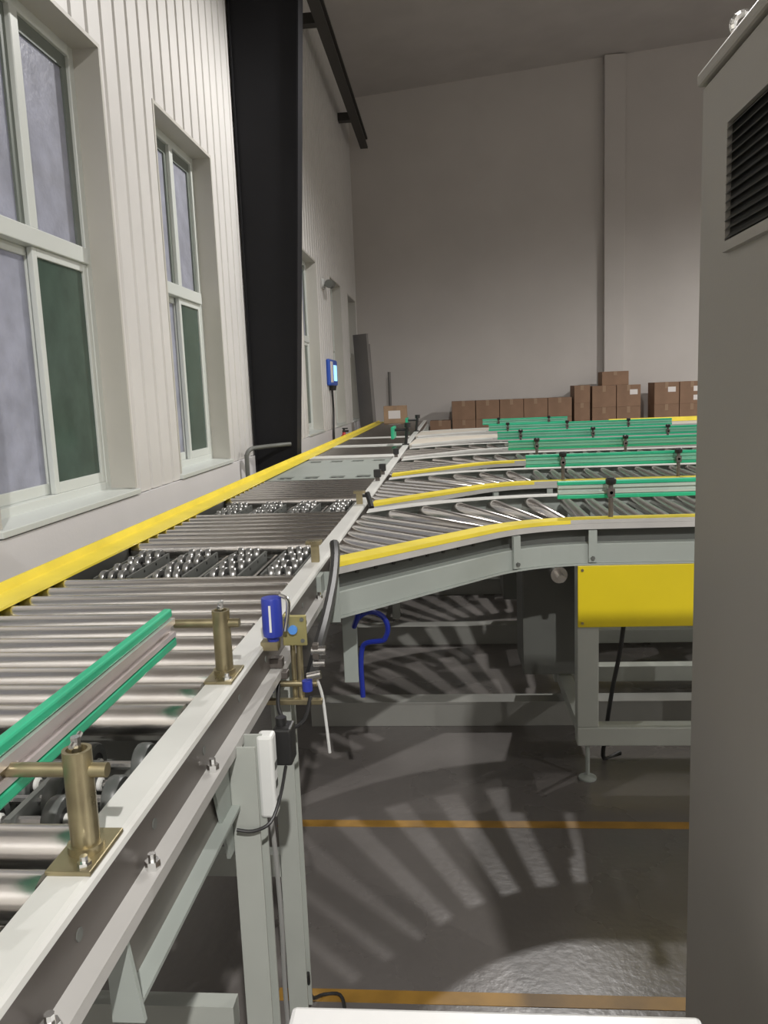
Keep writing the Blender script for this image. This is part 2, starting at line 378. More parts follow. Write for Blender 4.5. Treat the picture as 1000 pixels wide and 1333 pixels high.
# legs with levelling feet
def leg(x, y, top, w=.045, d=.05, sx=1):
    t = .005
    mp('leg', MB().box(x-w/2, x+w/2, y, y+t, .06, top).box(x-w/2, x+w/2, y+d-t, y+d, .06, top).box(x-sx*w/2-t/2, x-sx*w/2+t/2, y+t, y+d-t, .06, top), 'frame2')
    mp('levelling_foot', MB().cyl((x, y+d/2, .008), (x, y+d/2, .12), .008, n=8).lathe([(.034, 0), (.034, .006), (.02, .014), (.01, .016)], (x, y+d/2, 0), 14).cyl((x, y+d/2, .05), (x, y+d/2, .06), .015, n=6), 'chrome')
LEGY = [1.10, 1.52, 4.6, 5.5, 6.6, 8.0, 9.6, 11.2, 12.5]
for yl in LEGY:
    leg({1.10: -.322, 1.52: -.357}.get(yl, -.343), yl, .884, w=.040); leg(-1.085, yl, .85, sx=-1)
    mp('cross_member', box(-1.06, -.366, yl+.005, yl+.035, .395, .445), 'frame2')
    mp('leg_plate', MB().prism([(yl-.04, .884), (yl+.09, .884), (yl+.07, .74), (yl-.015, .74)], 'x', -.3665, -.3655), 'frame2')
for ya, yb in ((4.65, 5.5), (5.55, 6.6), (8.05, 9.6)):
    mp('stretcher', box(-.366, -.346, ya, yb, .22, .26), 'frame2')
mp('gusset', MB().prism([(1.02, .872), (1.10, .872), (1.10, .72), (1.075, .72)], 'x', -.348, -.343), 'frame')
mp('end_bracket', MB().box(XO, XO+.012, 1.98, 2.04, .80, .938).box(XO, XO+.05, 2.036, 2.042, .80, .938), 'frame')

# ------------------------------------------------------------------ pop-up wheel transfer units
wheel = MB().lathe([(.0165, -.009), (.028, -.009), (.030, -.006), (.030, .006), (.028, .009), (.0165, .009)], axis=(1, 0, 0), n=18).mesh('wheel', 'rubber')
hub = MB().lathe([(0, -.012), (.007, -.012), (.0075, -.0095), (.013, -.0085), (.0168, -.0085), (.0168, .0085), (.013, .0085), (.0075, .0095), (.007, .012), (0, .012)], axis=(1, 0, 0), n=14).mesh('hub', 'black')
bearing = MB().lathe([(0, .0155), (.006, .0150), (.0088, .0135), (.0092, .009)], axis=(1, 0, 0), n=14).mesh('bearing', 'railtop')
swheel = MB().lathe([(.008, -.008), (.022, -.008), (.024, -.005), (.024, .005), (.022, .008), (.008, .008)], axis=(1, 0, 0), n=12).mesh('wheel', 'skate')
near_t = thing('wheel_transfer', 'pop-up transfer with large black rubber wheels beside the green guide rail', 'transfer unit', (-.7, .93, .80), group='transfer units of the main conveyor')
for j, x in enumerate((-.425, -.475, -.50, -.56, -.585, -.65, -.675, -.75, -.775, -.86, -.885, -.96, -.985)):
    for k, y in enumerate((.845, .935) if j % 2 else (.895, .988)):
        w_ = link('wheel', wheel, near_t, loc=(x+.7, y-.93, .912-.80)); link('hub', hub, w_); link('bearing', bearing, near_t, loc=(x+.7, y-.93, .912-.80))
for y in (.845, .895, .935, .988):
    o = MB().cyl((-.99, y, .912), (-.412, y, .912), .006, n=8).build('shaft', 'axle', near_t); o.location = (.7, -.93, -.80)
o = box(-1.03, -.405, .82, 1.04, .80, .83).build('base_tray', 'dark', near_t); o.location = (.7, -.93, -.80)
for x in (-.53, -.62, -.71, -.82, -.92):
    o = box(x-.004, x+.004, .83, 1.03, .83, .922).build('side_plate', 'dark', near_t); o.location = (.7, -.93, -.80)
def transfer(y0, y1, label):
    yc = (y0+y1)/2
    t = thing('wheel_transfer', label, 'transfer unit', (-.7, yc, .80), group='transfer units of the main conveyor')
    def P(name, mb, m): o = mb.build(name, m, t); o.location = (.7, -yc, -.80)
    P('base_tray', box(-1.03, -.405, y0+.015, y1-.015, .80, .82), 'dark')
    L = y1-y0
    for g in range(4):
        cx = -.945+.157*g
        P('carrier', MB().box(cx-.050, cx-.044, y0+.03, y1-.03, .82, .925).box(cx+.044, cx+.050, y0+.03, y1-.03, .82, .925), 'dark')
        for r in range(4):
            y = y0+.055+(L-.11)*r/3
            P('shaft', MB().cyl((cx-.05, y, .915), (cx+.05, y, .915), .005, n=6), 'axle')
            for q in (-.026, .0, .026):
                wq = link('wheel', swheel, t, loc=(cx+q+.7, y+random.uniform(-.006, .006)-yc, .917-.80), rot=(0, 0, random.uniform(-.35, .35)))
    for g in range(3):
        cx = -.866+.157*g
        P('divider', box(cx-.004, cx+.004, y0+.02, y1-.02, .82, .91), 'steel')
transfer(2.05, 2.44, 'cluster of shiny skate wheels between rollers at the first curved branch')
transfer(3.17, 3.52, 'cluster of shiny skate wheels between rollers at the second curved branch')
def plate_transfer(y0, y1, label):
    yc = (y0+y1)/2
    t = thing('sorter_plate', label, 'transfer unit', (-.7, yc, .80), group='transfer units of the main conveyor')
    mb = MB(); xs = [-1.02, -.995]; N = 4; wslot = .085; pitch = .15
    ys_ = [y0+.01, y0+.07, y0+.19, y1-.19, y1-.07, y1-.01]
    xs = [-1.035]
    for g in range(N): c = -.945+pitch*g; xs += [c-wslot/2, c+wslot/2]
    xs.append(-.406)
    for a in range(len(xs)-1):
        for b in range(len(ys_)-1):
            if a % 2 == 1 and b in (1, 3): continue
            mb.box(xs[a], xs[a+1], ys_[b], ys_[b+1], .93, .938)
    o = mb.build('cover_plate', 'frame', t); o.location = (.7, -yc, -.80)
    o = box(-1.03, -.41, y0+.02, y1-.02, .80, .84).build('base_tray', 'dark', t); o.location = (.7, -yc, -.80)
    for b in (0, 1):
        for g in range(N):
            link('wheel', swheel, t, loc=(-.945+pitch*g+.7, (y0+.13 if b == 0 else y1-.13)-yc, .912-.80), rot=(0, 0, .6))
plate_transfer(4.36, 5.66, 'long flat sorter plate with rows of dark slots on the main conveyor')
for y, lb in ((5.85, 'pale smooth plate bridging the rollers behind the slotted sorter plate'), (7.06, 'pale plate added to lighten the rollers level with the nearer cream belt'), (8.28, 'pale plate added to lighten the rollers level with the last cream belt')):  # the two further plates are added to brighten the far rollers
    wp = thing('gap_plate', lb, 'cover plate', (-.7, y, .936), group='bridging plates of the main conveyor')
    MB().box(-.335, .292, -.12, .12, 0, .010).box(-.335, .292, -.12, -.115, -.03, 0).build('plate', 'railtop', wp)

# ------------------------------------------------------------------ curved branch conveyors
CX_, CY_, RO, TM = .47, 2.22, .48, math.radians(46)
BW = .695                                             # outer width of a branch
XEND = 3.1
def edge_path(R, x_end, step=math.radians(4), xmin=XO+.004):
    """outer-left start at the main rail, 46 degree straight, arc, straight along +x; normals point to the far side"""
    d = Vector((math.cos(TM), math.sin(TM))); nrm = Vector((-math.sin(TM), math.cos(TM)))
    a = Vector((CX_, CY_))+nrm*R
    pts = []
    if a.x > xmin+.01:
        t = (a.x-xmin)/d.x; pts.append((a-d*t, nrm))
        k = TM
    else:
        k = math.asin(min(1, (CX_-xmin)/R))
    n = max(2, int(k/step))
    for i in range(n+1):
        q = k*(1-i/n); nn = Vector((-math.sin(q), math.cos(q))); pts.append((Vector((CX_, CY_))+nn*R, nn))
    pts.append((Vector((x_end, CY_+R)), Vector((0, 1))))
    return pts
def shift_profile_end(path, xmin): return path
def make_branch(k, dy, label, kind, yellow=True, stands=True):
    t = thing('branch_conveyor', label, 'conveyor', (CX_, CY_+RO+dy, 0), group='branch conveyors')
    def P(name, mb, m, bevel=0, par=None):
        o = mb.build(name, m, par or t, bevel)
        o.location = (-CX_, -(CY_+RO), 0) if par is None else (0, 0, 0)
        return o
    near = edge_path(RO, XEND); RF = RO+BW; far = edge_path(RF, XEND)
    farn = [(p, -n) for p, n in far]
    # near side rail: yellow flange, light lip, recessed web coloured dark for its shade, lower cover
    XM = XO+.028
    top = 'yellow' if yellow else 'railtop'
    P('flange', MB().sweep(near, [(0, .9465), (0, .951), (.062, .951), (.062, .9465)], XM), top)
    ncurve = near[:-3]
    P('flange_edge', MB().sweep(ncurve, [(-.007, .938), (-.007, .951), (-.0005, .951), (-.0005, .938)], XM), top)
    P('flange_lip', MB().sweep(near, [(-.006, .918), (-.006, .9375), (-.0005, .9375), (-.0005, .918)], XM), 'foot')
    P('flange_lip', MB().sweep(near[-4:], [(-.006, .938), (-.006, .9505), (-.0005, .9505), (-.0005, .938)]), 'foot')
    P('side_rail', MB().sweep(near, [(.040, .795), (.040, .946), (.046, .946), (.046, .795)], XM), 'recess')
    P('cover_panel', MB().sweep(near, [(.0, .800), (.0, .864), (.003, .867), (.039, .867), (.039, .800)], XM), 'frame')
    P('bottom_flange', MB().sweep(near, [(-.006, .793), (-.006, .7995), (.06, .7995), (.06, .793)], XM), 'frame')
    P('flange', MB().sweep(farn, [(0, .9465), (0, .951), (.062, .951), (.062, .9465)], XM), 'railtop')
    P('side_rail', MB().sweep(farn, [(.0, .800), (.0, .946), (.006, .946), (.006, .800)], XM), 'frame')
    P('bottom_flange', MB().sweep(farn, [(0, .793), (0, .7995), (.05, .7995), (.05, .793)], XM), 'frame')
    P('bottom_pan', box(.505, 1.36, CY_+RO+.062, CY_+RO+BW-.052, .794, .799), 'drive')
    # joint brackets with a bolt on the near side
    def along(x=None, q=None):
        if q is not None:
            nn = Vector((-math.sin(q), math.cos(q))); return Vector((CX_, CY_))+nn*RO, nn
        return Vector((x, CY_+RO)), Vector((0, 1))
    for p, nn in (along(q=math.radians(33)), along(x=.475), along(x=1.5), along(x=2.6)):
        tg = Vector((nn.y, -nn.x)); mb = MB()
        mb.sweep([(p-tg*.014, nn), (p+tg*.014, nn)], [(-.012, .805), (-.012, .915), (-.002, .915), (-.002, .805)])
        b = P('joint_bracket', mb, 'frame')
        c = p-nn*.012
        MB().cyl((c.x, c.y, .82), (c.x-nn.x*.008, c.y-nn.y*.008, .82), .007, n=6).build('bolt', 'dark', b)
    # small plugs along the recessed web
    if kind == 'roller' and k < 2:
        for i in range(9):
            u = i/8; tt = Vector((math.cos(TM), math.sin(TM))); nrm = Vector((-math.sin(TM), math.cos(TM)))
            c = Vector((CX_, CY_))+nrm*(RO+.040)-tt*(.04+.07*i)
            if c.x < XO+.03: break
            P('plug', MB().cyl((c.x-nrm.x*.003, c.y-nrm.y*.003, .902), (c.x, c.y, .902), .007, n=6), 'black')
    # carrying surface
    ri, ro = RO+.068, RO+BW-.064
    if kind == 'roller':
        org = (CX_, CY_+RO, 0); pitch = .0875
        dth = math.radians(6.4); q = TM; nn = Vector((-math.sin(TM), math.cos(TM))); d = Vector((math.cos(TM), math.sin(TM)))
        s = pitch*.05
        while True:                                   # parallel short rollers next to the main line
            a = Vector((CX_, CY_))+nn*ri-d*s; tmax = (a.x-(XO+.012))/(-nn.x)
            if tmax < .05: break
            b = a+nn*min(tmax, ro-ri); put_roller(RB, (a.x, a.y, 0), (b.x, b.y, 0), .024, t, org); s += pitch
        ang = math.radians(39.2)
        while ang > math.radians(1):
            nn = Vector((-math.sin(ang), math.cos(ang))); a = Vector((CX_, CY_))+nn*ri; b = Vector((CX_, CY_))+nn*ro
            if b.x < XO+.012: b = a+nn*((a.x-(XO+.012))/(-nn.x))
            put_taper((a.x, a.y, 0), (b.x, b.y, 0), t, org); ang -= math.radians(8.0)
        x = CX_+.005
        while x < XEND-.04:
            put_roller(RB, (x, CY_+ri, 0), (x, CY_+ro, 0), .024, t, org); x += .0925
    else:
        mb = MB(); pa = edge_path(ri, XEND); mb.sweep(pa, [(0, .925), (0, .946), (ro-ri, .946), (ro-ri, .925)])
        mb2 = MB(); K = 12
        pts = []
        for p, nn in edge_path(ri, XEND):
            L = ro-ri
            if nn.x < 0: L = min(L, (p.x-(XO+.012))/(-nn.x))
            pts.append((p, nn, max(L, .01)))
        n0 = 0
        for p, nn, L in pts: mb2.v += [(p.x, p.y, .925), (p.x, p.y, .946), (p.x+nn.x*L, p.y+nn.y*L, .946), (p.x+nn.x*L, p.y+nn.y*L, .925)]
        for i in range(len(pts)-1):
            for j in range(4): a = 4*i+j; b = 4*i+(j+1) % 4; mb2.f.append((a, a+4, b+4, b)); mb2.sm.append(False)
        P('belt', mb2, 'belt')
    # stands: portal frames at the near and the far side with feet
    yn, yf = CY_+RO+.004, CY_+RO+BW-.064
    for x0 in (.424, 1.75):
        x1 = x0+.95
        for yy in (yn, yf):
            for xx in (x0, x1-.074):
                P('stand_post', box(xx, xx+.074, yy, yy+.06, .205, .793), 'frame2', .004)
            P('stand_beam', box(x0, x1, yy, yy+.06, .136, .205), 'frame2', .004)
            for xx in (x0+.04, x1-.04):
                P('levelling_foot', MB().cyl((xx, yy+.03, .01), (xx, yy+.03, .136), .008, n=8).lathe([(0, 0), (.032, 0), (.032, .006), (.018, .014), (.009, .016)], (xx, yy+.03, 0), 14), 'frame')
        for xx in (x0, x1-.074):
            P('cross_member', box(xx+.01, xx+.064, yn+.06, yf, .15, .195), 'frame2')
    if k in (3, 5): P('end_cover', MB().prism([(CY_+RO+BW-.06, .952), (CY_+RO+BW, .952), (CY_+RO+BW-.008, 1.0), (CY_+RO+BW-.05, 1.0)], 'x', 2.25 if k == 3 else 1.85, 3.05), 'yellow', .004)
    P('drive_box', MB().box(.27, .50, yn+.36, yf+.02, .27, .79), 'drive', .004)
    P('drive_shaft', MB().cyl((.38, yn+.12, .73), (.38, yn+.36, .73), .03, n=16).cyl((.38, yn+.06, .73), (.38, yn+.12, .73), .014, n=10), 'steel')
    mc = P('motor_cover', MB().box(.425, 1.30, yn-.012, yn-.003, .575, .792).box(.425, 1.30, yn-.003, yn+.0, .575, .582), 'cover', .004)
    for xx in (.44, 1.285):
        for zz in (.59, .777): MB().cyl((xx, yn-.012, zz), (xx, yn-.0155, zz), .005, n=8).build('screw', 'gold', mc)
    return t
BR = ['first roller branch curving off the main line above the yellow motor cover', 'second roller branch with a yellow edge behind the first curved branch',
      'third roller branch with a pale yellow edge beyond the second branch', 'fourth roller branch just before the cream belt branches',
      'cream belt branch beyond the fourth roller branch', 'cream belt branch furthest along, before the stacked cartons']
DY = [0, 1.15, 2.30, 3.42, 4.75, 6.1]
for k in range(6):
    make_branch(k, DY[k], BR[k], 'roller' if k < 4 else 'belt', yellow=k < 3)
# trunking on the floor under each branch
for k in range(4):
    y = 3.19+1.09*k
    t = thing('floor_trunking', ['grey cable trunking on the floor under the first branch', 'grey cable trunking on the floor under the second branch', 'grey cable trunking on the floor under the third branch', 'grey cable trunking on the floor under the fourth branch'][k], 'trunking', (0, y, 0), group='floor trunking')
    for xa, xb in ((-.62, 1.0), (1.002, 3.0)):
        o = box(xa, xb, 0, .08, 0, .10).build('duct', 'trunk', t, .002); box(xa, xb, -.004, .084, .10, .108).build('lid', 'trunk', o)

# ------------------------------------------------------------------ guide rails with green strips
def guide(label, loc, rz, length, posts, style, group):
    """local x = along the rail, local y+ = away from the posts; origin on the flange below the first post"""
    t = thing('guide_rail', label, 'guide rail', loc, rz, group)
    g = .048 if style == 'branch' else .078
    z0 = .062; h = .058
    a, b = length
    def P(name, mb, m, bevel=0): return mb.build(name, m, t, bevel)
    P('profile' if style == 'main' else 'panel', MB().box(a, b, g, g+.012, z0+.012, z0+h-.012).box(a, b, g-.008, g, z0+.014, z0+.022).box(a, b, g-.008, g, z0+h-.024, z0+h-.014), 'alu' if style == 'main' else ('gpanel' if 'first' in label else 'gpanel2'))
    P('strip', box(a-.002, b+.002, g-.004, g+.010, z0+h-.013, z0+h+.001), 'green', .003)
    P('strip', box(a-.002, b+.002, g-.008, g+.010, z0-.003, z0+.012), 'green', .003)
    for x in posts:
        if style == 'branch':
            P('post', MB().cyl((x, 0, 0), (x, 0, .115), .0085, n=10), 'railside'); P('knob', MB().lathe([(0, .112), (.015, .112), (.018, .117), (.018, .130), (.012, .136), (0, .136)], (x, 0, 0), 12), 'black')
            P('clamp', MB().box(x-.012, x+.012, -.012, .012, .07, .098), 'railside')
            P('rod', MB().cyl((x, -.012, .084), (x, g, .084), .006, n=8), 'axle')
        else:
            P('base_plate', MB().box(x-.040, x+.040, -.022, .024, 0, .005), 'gold', .001)
            pb = P('post', MB().lathe([(.0145, .005), (.0145, .112), (.0105, .112), (.0105, .104), (0, .104)], (x, 0, 0), 18).cyl((x+.0, 0, .005), (x, 0, .013), .018, n=16), 'gold')
            P('set_screw', MB().cyl((x, 0, .104), (x, 0, .125), .005, n=8).cyl((x-.011, 0, .118), (x+.011, 0, .124), .0028, n=8), 'chrome')
            P('rod', MB().cyl((x, -.030, .090), (x, g, .090), .0075, n=12), 'gold')
            for sx, sy in ((-.03, -.012), (.03, .014)): P('bolt', MB().cyl((x+sx, sy, .005), (x+sx, sy, .010), .007, n=6).cyl((x+sx, sy, .010), (x+sx, sy, .016), .004, n=8), 'chrome')
    return t
# near guide on the main conveyor: along y, guide lies to the left (-x): local x -> +y, local y -> -x
guide('green edged guide rail on gold posts clamped to the main conveyor edge', (-.378, .719, .950), PI/2, (-.75, .488), (0, .508), 'main', None)
GY = .075
GL = ['green guide rail with black knob above the first curved branch', 'green guide rail with black knobs on the second branch', 'green guide rail with black knobs on the third branch', 'green guide rail with black knobs on the fourth branch',
      'pale green guide rail on the nearer cream belt branch', 'pale green guide rail on the cream belt branch before the cartons']
for k in range(6):
    guide(GL[k], (.545, CY_+RO+.045+DY[k], .951), 0, (-.172, (2.3, 2.3, 2.3, 2.1, 1.5, .75)[k]), [q for q in (0, .545, 1.1, 1.7, 2.2) if q < (2.3, 2.3, 2.3, 2.1, 1.5, .75)[k]], 'branch', 'branch guide rails')

# ------------------------------------------------------------------ electrical cabinet on the right
CXL, CYF, CH = .345, 1.15, 1.80
cb = thing('electrical_cabinet', 'tall grey electrical cabinet with a louvred vent on its side', 'cabinet', (CXL+.3, CYF-.4, 0))
def cbp(name, mb, m, bevel=0, par=None):
    o = mb.build(name, m, par or cb, bevel)
    if par is None: o.location = (-(CXL+.3), -(CYF-.4), 0)
    return o
cbp('body', box(CXL, CXL+.62, CYF-.80, CYF, .08, CH-.02), 'cabinet', .004)
cbp('roof', box(CXL-.006, CXL+.626, CYF-.806, CYF+.006, CH-.017, CH), 'cabinet', .004)
cbp('base_plinth', box(CXL+.01, CXL+.61, CYF-.79, CYF-.01, 0, .08), 'dark')
cbp('door', box(CXL+.02, CXL+.60, CYF, CYF+.018, .10, CH-.05), 'cabinet', .004)
eb = MB()
for i in range(16):
    a, b = 2*PI*i/16, 2*PI*(i+1)/16
    eb.cyl((CXL+.025+.013*math.cos(a), CYF-.075, CH+.026+.013*math.sin(a)), (CXL+.025+.013*math.cos(b), CYF-.075, CH+.026+.013*math.sin(b)), .0045, n=8)
eb.cyl((CXL+.025, CYF-.075, CH), (CXL+.025, CYF-.075, CH+.014), .008, n=10)
cbp('lifting_eye', eb, 'chrome')
vy0, vy1, vz0, vz1 = CYF-.36, CYF-.115, 1.565, 1.70
vf = cbp('vent', MB().box(CXL-.008, CXL, vy0, vy1, vz0-.012, vz0).box(CXL-.008, CXL, vy0, vy1, vz1, vz1+.012).box(CXL-.008, CXL, vy1-.010, vy1, vz0, vz1).box(CXL-.008, CXL, vy0, vy0+.010, vz0, vz1), 'cabinet')
box(CXL-.002, CXL-.0003, vy0+.01, vy1-.01, vz0, vz1).build('vent_backing', 'black', vf)
N = 13
for i in range(N):
    z = vz0+.006+(vz1-vz0-.010)*i/(N-1)
    MB().prism([(CXL-.009, z-.0045), (CXL-.0085, z-.0035), (CXL-.0022, z+.003), (CXL-.0022, z+.0015)], 'y', vy0+.01, vy1-.01).build('louvre', 'vent', vf)

# ------------------------------------------------------------------ white bench at the bottom
tb = thing('white_bench', 'white enamelled bench top at the foot of the cabinet', 'bench', (.03, .6, 0))
def tbp(name, mb, m, bevel=0): o = mb.build(name, m, tb, bevel); o.location = (-.03, -.6, 0)
tbp('bench_top', box(-.200, .262, .30, .817, .672, .70), 'table', .006)
for x in (-.18, .215):
    for y in (.33, .765): tbp('leg', box(x, x+.03, y, y+.03, 0, .672), 'frame2')
tbp('apron', box(-.17, .235, .775, .79, .60, .672), 'frame2')

# ------------------------------------------------------------------ cartons
def carton(label, x, y, z, w, d, h, m='kraft', group=None, lab=0, tapev=True, rz=0):
    t = thing('cardboard_box', label, 'box', (x, y, z), rz, group)
    box(-w/2, w/2, -d/2, d/2, 0, h).build('carton_body', m, t, .004)
    if tapev: MB().box(-.025, .025, -d/2-.001, d/2+.001, h, h+.001).box(-.025, .025, -d/2-.0012, -d/2, h*.72, h).build('tape', 'tape', t)
    for j in range(lab):
        box(w*.05, w*.05+.12, -d/2-.0015, -d/2, h*.55-j*.14, h*.55-j*.14+.08).build('paper_label', 'paper', t)
    return t
yb = 13.35
G = 'stacked cartons by the back wall'
ORD = ['first', 'second', 'third', 'fourth', 'fifth', 'sixth']
LAY = ['bottom', 'second', 'third', 'fourth', 'fifth']
def stack(x, w, n, hh, name, top_label, lab_top=0, y=yb, d=.42):
    for i in range(n):
        top = i == n-1
        carton(top_label if top else 'brown carton, %s layer, %s' % (LAY[i], name), x, y+random.uniform(-.004, .004), i*(hh+.0005), w, d, hh, group=G, lab=lab_top if top else 0, rz=random.uniform(-.012, .012))
stack(-.14, .34, 3, .305, 'short stack beside the low row', 'brown carton topping the short stack beside the low row')
for i in range(5): stack(.245+.388*i, .378, 4, .305, 'in the low row, %s from the short stack' % ORD[i], 'top brown carton of the low row, %s from the short stack' % ORD[i])
stack(2.15, .25, 5, .280, 'slim stack left of the pillar', 'small brown carton topping the slim stack beside the tallest stack')
stack(2.50, .375, 4, .345, 'tallest stack, pillar-free side', 'plain brown carton under the single highest carton')
stack(2.885, .375, 4, .345, 'tallest stack, pillar side', 'brown carton with a white label under the single highest carton', 1)
carton('single carton standing highest, on top of the tallest stack', 2.68, yb, 4*.3455+.001, .42, .36, .22, group=G)
stack(3.48, .385, 4, .35, 'cabinet-side stack close to the pillar', 'brown carton with one white label atop the stack close to the pillar', 1)
stack(3.875, .385, 4, .35, 'outer stack away from the pillar', 'brown carton with two white labels atop the outer stack', 2)
carton('pale carton with a white label standing on the far end of the main conveyor', -.80, 12.1, .946, .34, .30, .26, 'kraft2', lab=0)
last = [o for o in bpy.data.objects if o.get('label', '').startswith('pale carton')][0]
box(-.10, .08, -.1518, -.1503, .07, .19).build('paper_label', 'paper', last)

# ------------------------------------------------------------------ small things on the conveyors
# gold sensor bracket with blue accumulator by the main rail
sv = thing('sensor_bracket', 'gold plated sensor bracket with blue knob and clamps on the conveyor side', 'sensor', (-.31, 1.42, .80))
def svp(name, mb, m, bevel=0): o = mb.build(name, m, sv, bevel); o.location = (.31-.018, -1.42, -.80-.016); return o
svp('sensor_plate', MB().box(-.304, -.258, 1.42, 1.426, .953, 1.012).box(-.304, -.298, 1.426, 1.45, .953, 1.012), 'plate', .002)
svp('dial', MB().cyl((-.283, 1.42, .985), (-.283, 1.414, .985), .0085, n=16), 'bluel')
for x, z in ((-.296, 1.004), (-.266, 1.004), (-.266, .963)): svp('screw', MB().cyl((x, 1.42, z), (x, 1.418, z), .004, n=8), 'dark')
svp('clamp_rod', MB().cyl((-.352, 1.43, .875), (-.245, 1.43, .875), .006, n=10).cyl((-.276, 1.432, .84), (-.276, 1.432, .955), .006, n=10).cyl((-.29, 1.44, .84), (-.29, 1.44, .955), .005, n=10), 'gold')
svp('clamp_bar', MB().box(-.352, -.235, 1.415, 1.428, .838, .848), 'gold', .001)
svp('fitting', MB().cyl((-.252, 1.43, .94), (-.225, 1.43, .94), .009, n=10).cyl((-.25, 1.43, .915), (-.228, 1.43, .915), .007, n=10).cyl((-.262, 1.425, .89), (-.236, 1.425, .895), .008, n=10), 'axle')
svp('fitting', MB().cyl((-.262, 1.42, .865), (-.262, 1.42, .885), .010, n=10).cyl((-.335, 1.42, .862), (-.335, 1.42, .88), .009, n=10), 'blue')
svp('clip', MB().box(-.25, -.238, 1.422, 1.436, .925, .955), 'railside', .002)
svp('clip', MB().box(-.345, -.30, 1.425, 1.445, .885, .90), 'railside', .002)
svp('clip', MB().box(-.345, -.31, 1.43, 1.45, .905, .925), 'railside', .002)
ba = thing('blue_air_filter', 'blue capsule shaped air filter beside the gold sensor plate', 'air filter', (-.335, 1.40, .9505))
o = MB().lathe([(0, .0), (.010, .0), (.012, .01), (.018, .014), (.019, .02), (.019, .082), (.0175, .086), (.010, .087), (0, .087)], n=18).build('capsule', 'blue', ba)
box(-.0015, .0025, -.0196, -.0185, .025, .075).build('mark', 'white', ba)
MB().box(-.022, .010, -.012, .012, -.012, .004).build('mount', 'gold', ba)
MB().tube([(.015, .0, .09), (.03, .003, .08), (.028, .006, .05), (.022, .006, .02)], .004).build('fitting', 'chrome', ba)
# power strip with plug
ps = thing('power_strip', 'white power strip hung on the main conveyor leg', 'power strip', (-.298, 1.155, .815))
MB().box(-.013, .013, -.014, .014, -.068, .068).build('strip_body', 'white', ps, .005)
for z in (-.045, -.015, .015): box(.013, .0135, -.007, .007, z-.006, z+.006).build('socket', 'dark', ps)
pl = thing('plug_adapter', 'black plug adapter beside the white power strip', 'plug', (-.283, 1.20, .845))
MB().box(-.011, .019, -.02, .02, -.03, .032).build('adapter_body', 'black', pl, .004); MB().cyl((0, 0, .03), (.0, 0, .045), .009, n=10).build('strain_relief', 'black', pl)
# cables and hoses
def cable(name, label, pts, r, m, cat='cable', group=None): return tag(MB().tube(pts, r).build(name, m), label, cat, group)
cable('power_cable', 'grey cable dropping from the power strip down the leg', [(-.298, 1.155, .746), (-.296, 1.160, .68), (-.296, 1.172, .55), (-.302, 1.19, .42), (-.303, 1.20, .33), (-.301, 1.205, .2), (-.29, 1.22, .06), (-.25, 1.27, .006), (-.15, 1.32, .006)], .004, 'wire')
cable('plug_cable', 'thin black cable sagging across the white power strip', [(-.275, 1.18, .815), (-.275, 1.13, .79), (-.285, 1.10, .765), (-.31, 1.092, .755), (-.335, 1.09, .758)], .0028, 'hose')
cable('sensor_cable', 'white cable hanging below the gold sensor bracket', [(-.262, 1.43, .865), (-.256, 1.44, .83), (-.252, 1.445, .77), (-.249, 1.45, .71)], .003, 'white')
cable('loop_cable', 'black cable looped under the gold sensor bracket', [(-.335, 1.42, .862), (-.333, 1.40, .82), (-.31, 1.39, .79), (-.285, 1.40, .80), (-.275, 1.42, .838)], .004, 'hose')
cable('floor_cable', 'black cable curling on the ochre floor line', [(-.34, 1.55, .15), (-.345, 1.60, .05), (-.33, 1.66, .006), (-.29, 1.66, .006), (-.27, 1.60, .006), (-.255, 1.50, .006)], .004, 'hose')
cable('cover_cable', 'black cable hanging below the yellow motor cover', [(.60, 2.78, .575), (.59, 2.80, .45), (.57, 2.83, .30), (.55, 2.86, .10), (.55, 2.88, .006), (.62, 2.93, .006)], .008, 'hose')
cable('air_hose', 'thick black hose arching from the rail down beside the first branch', [(-.322, 2.12, 1.0), (-.313, 2.07, .972), (-.304, 1.95, .93), (-.298, 1.80, .895), (-.299, 1.68, .86), (-.308, 1.60, .81)], .013, 'hose', 'hose')
MBh = thing('hose_post', 'tan sensor post on the rail beside the thick black hose', 'sensor', (-.375, 2.11, .95))
MB().box(-.010, .012, -.006, .006, 0, .055).box(-.022, .020, -.016, .014, .05, .06).build('bracket', 'gold', MBh, .001)
tag(MBh, 'tan sensor post on the rail beside the thick black hose', 'sensor', 'rail sensors')
# blue coil hose
coil = [(-.275, 2.24, .793), (-.285, 2.26, .75)]
for i in range(13):
    a = math.radians(165-215*i/12); coil.append((-.250+.050*math.cos(a), 2.28+.003*i, .70+.055*math.sin(a)))
coil += [(-.262, 2.33, .648), (-.283, 2.34, .63), (-.290, 2.34, .57), (-.288, 2.34, .47)]
cable('blue_hose', 'blue air hose coiled under the start of the first branch', coil, .008, 'bhose', 'hose')
hp = thing('hanger_bracket', 'pale vertical bracket beside the coiled blue hose', 'bracket', (-.32, 2.33, .52))
MB().box(-.022, .022, 0, .02, 0, .272).box(-.022, .03, .0, .06, .266, .272).build('bracket_plate', 'frame', hp, .002)
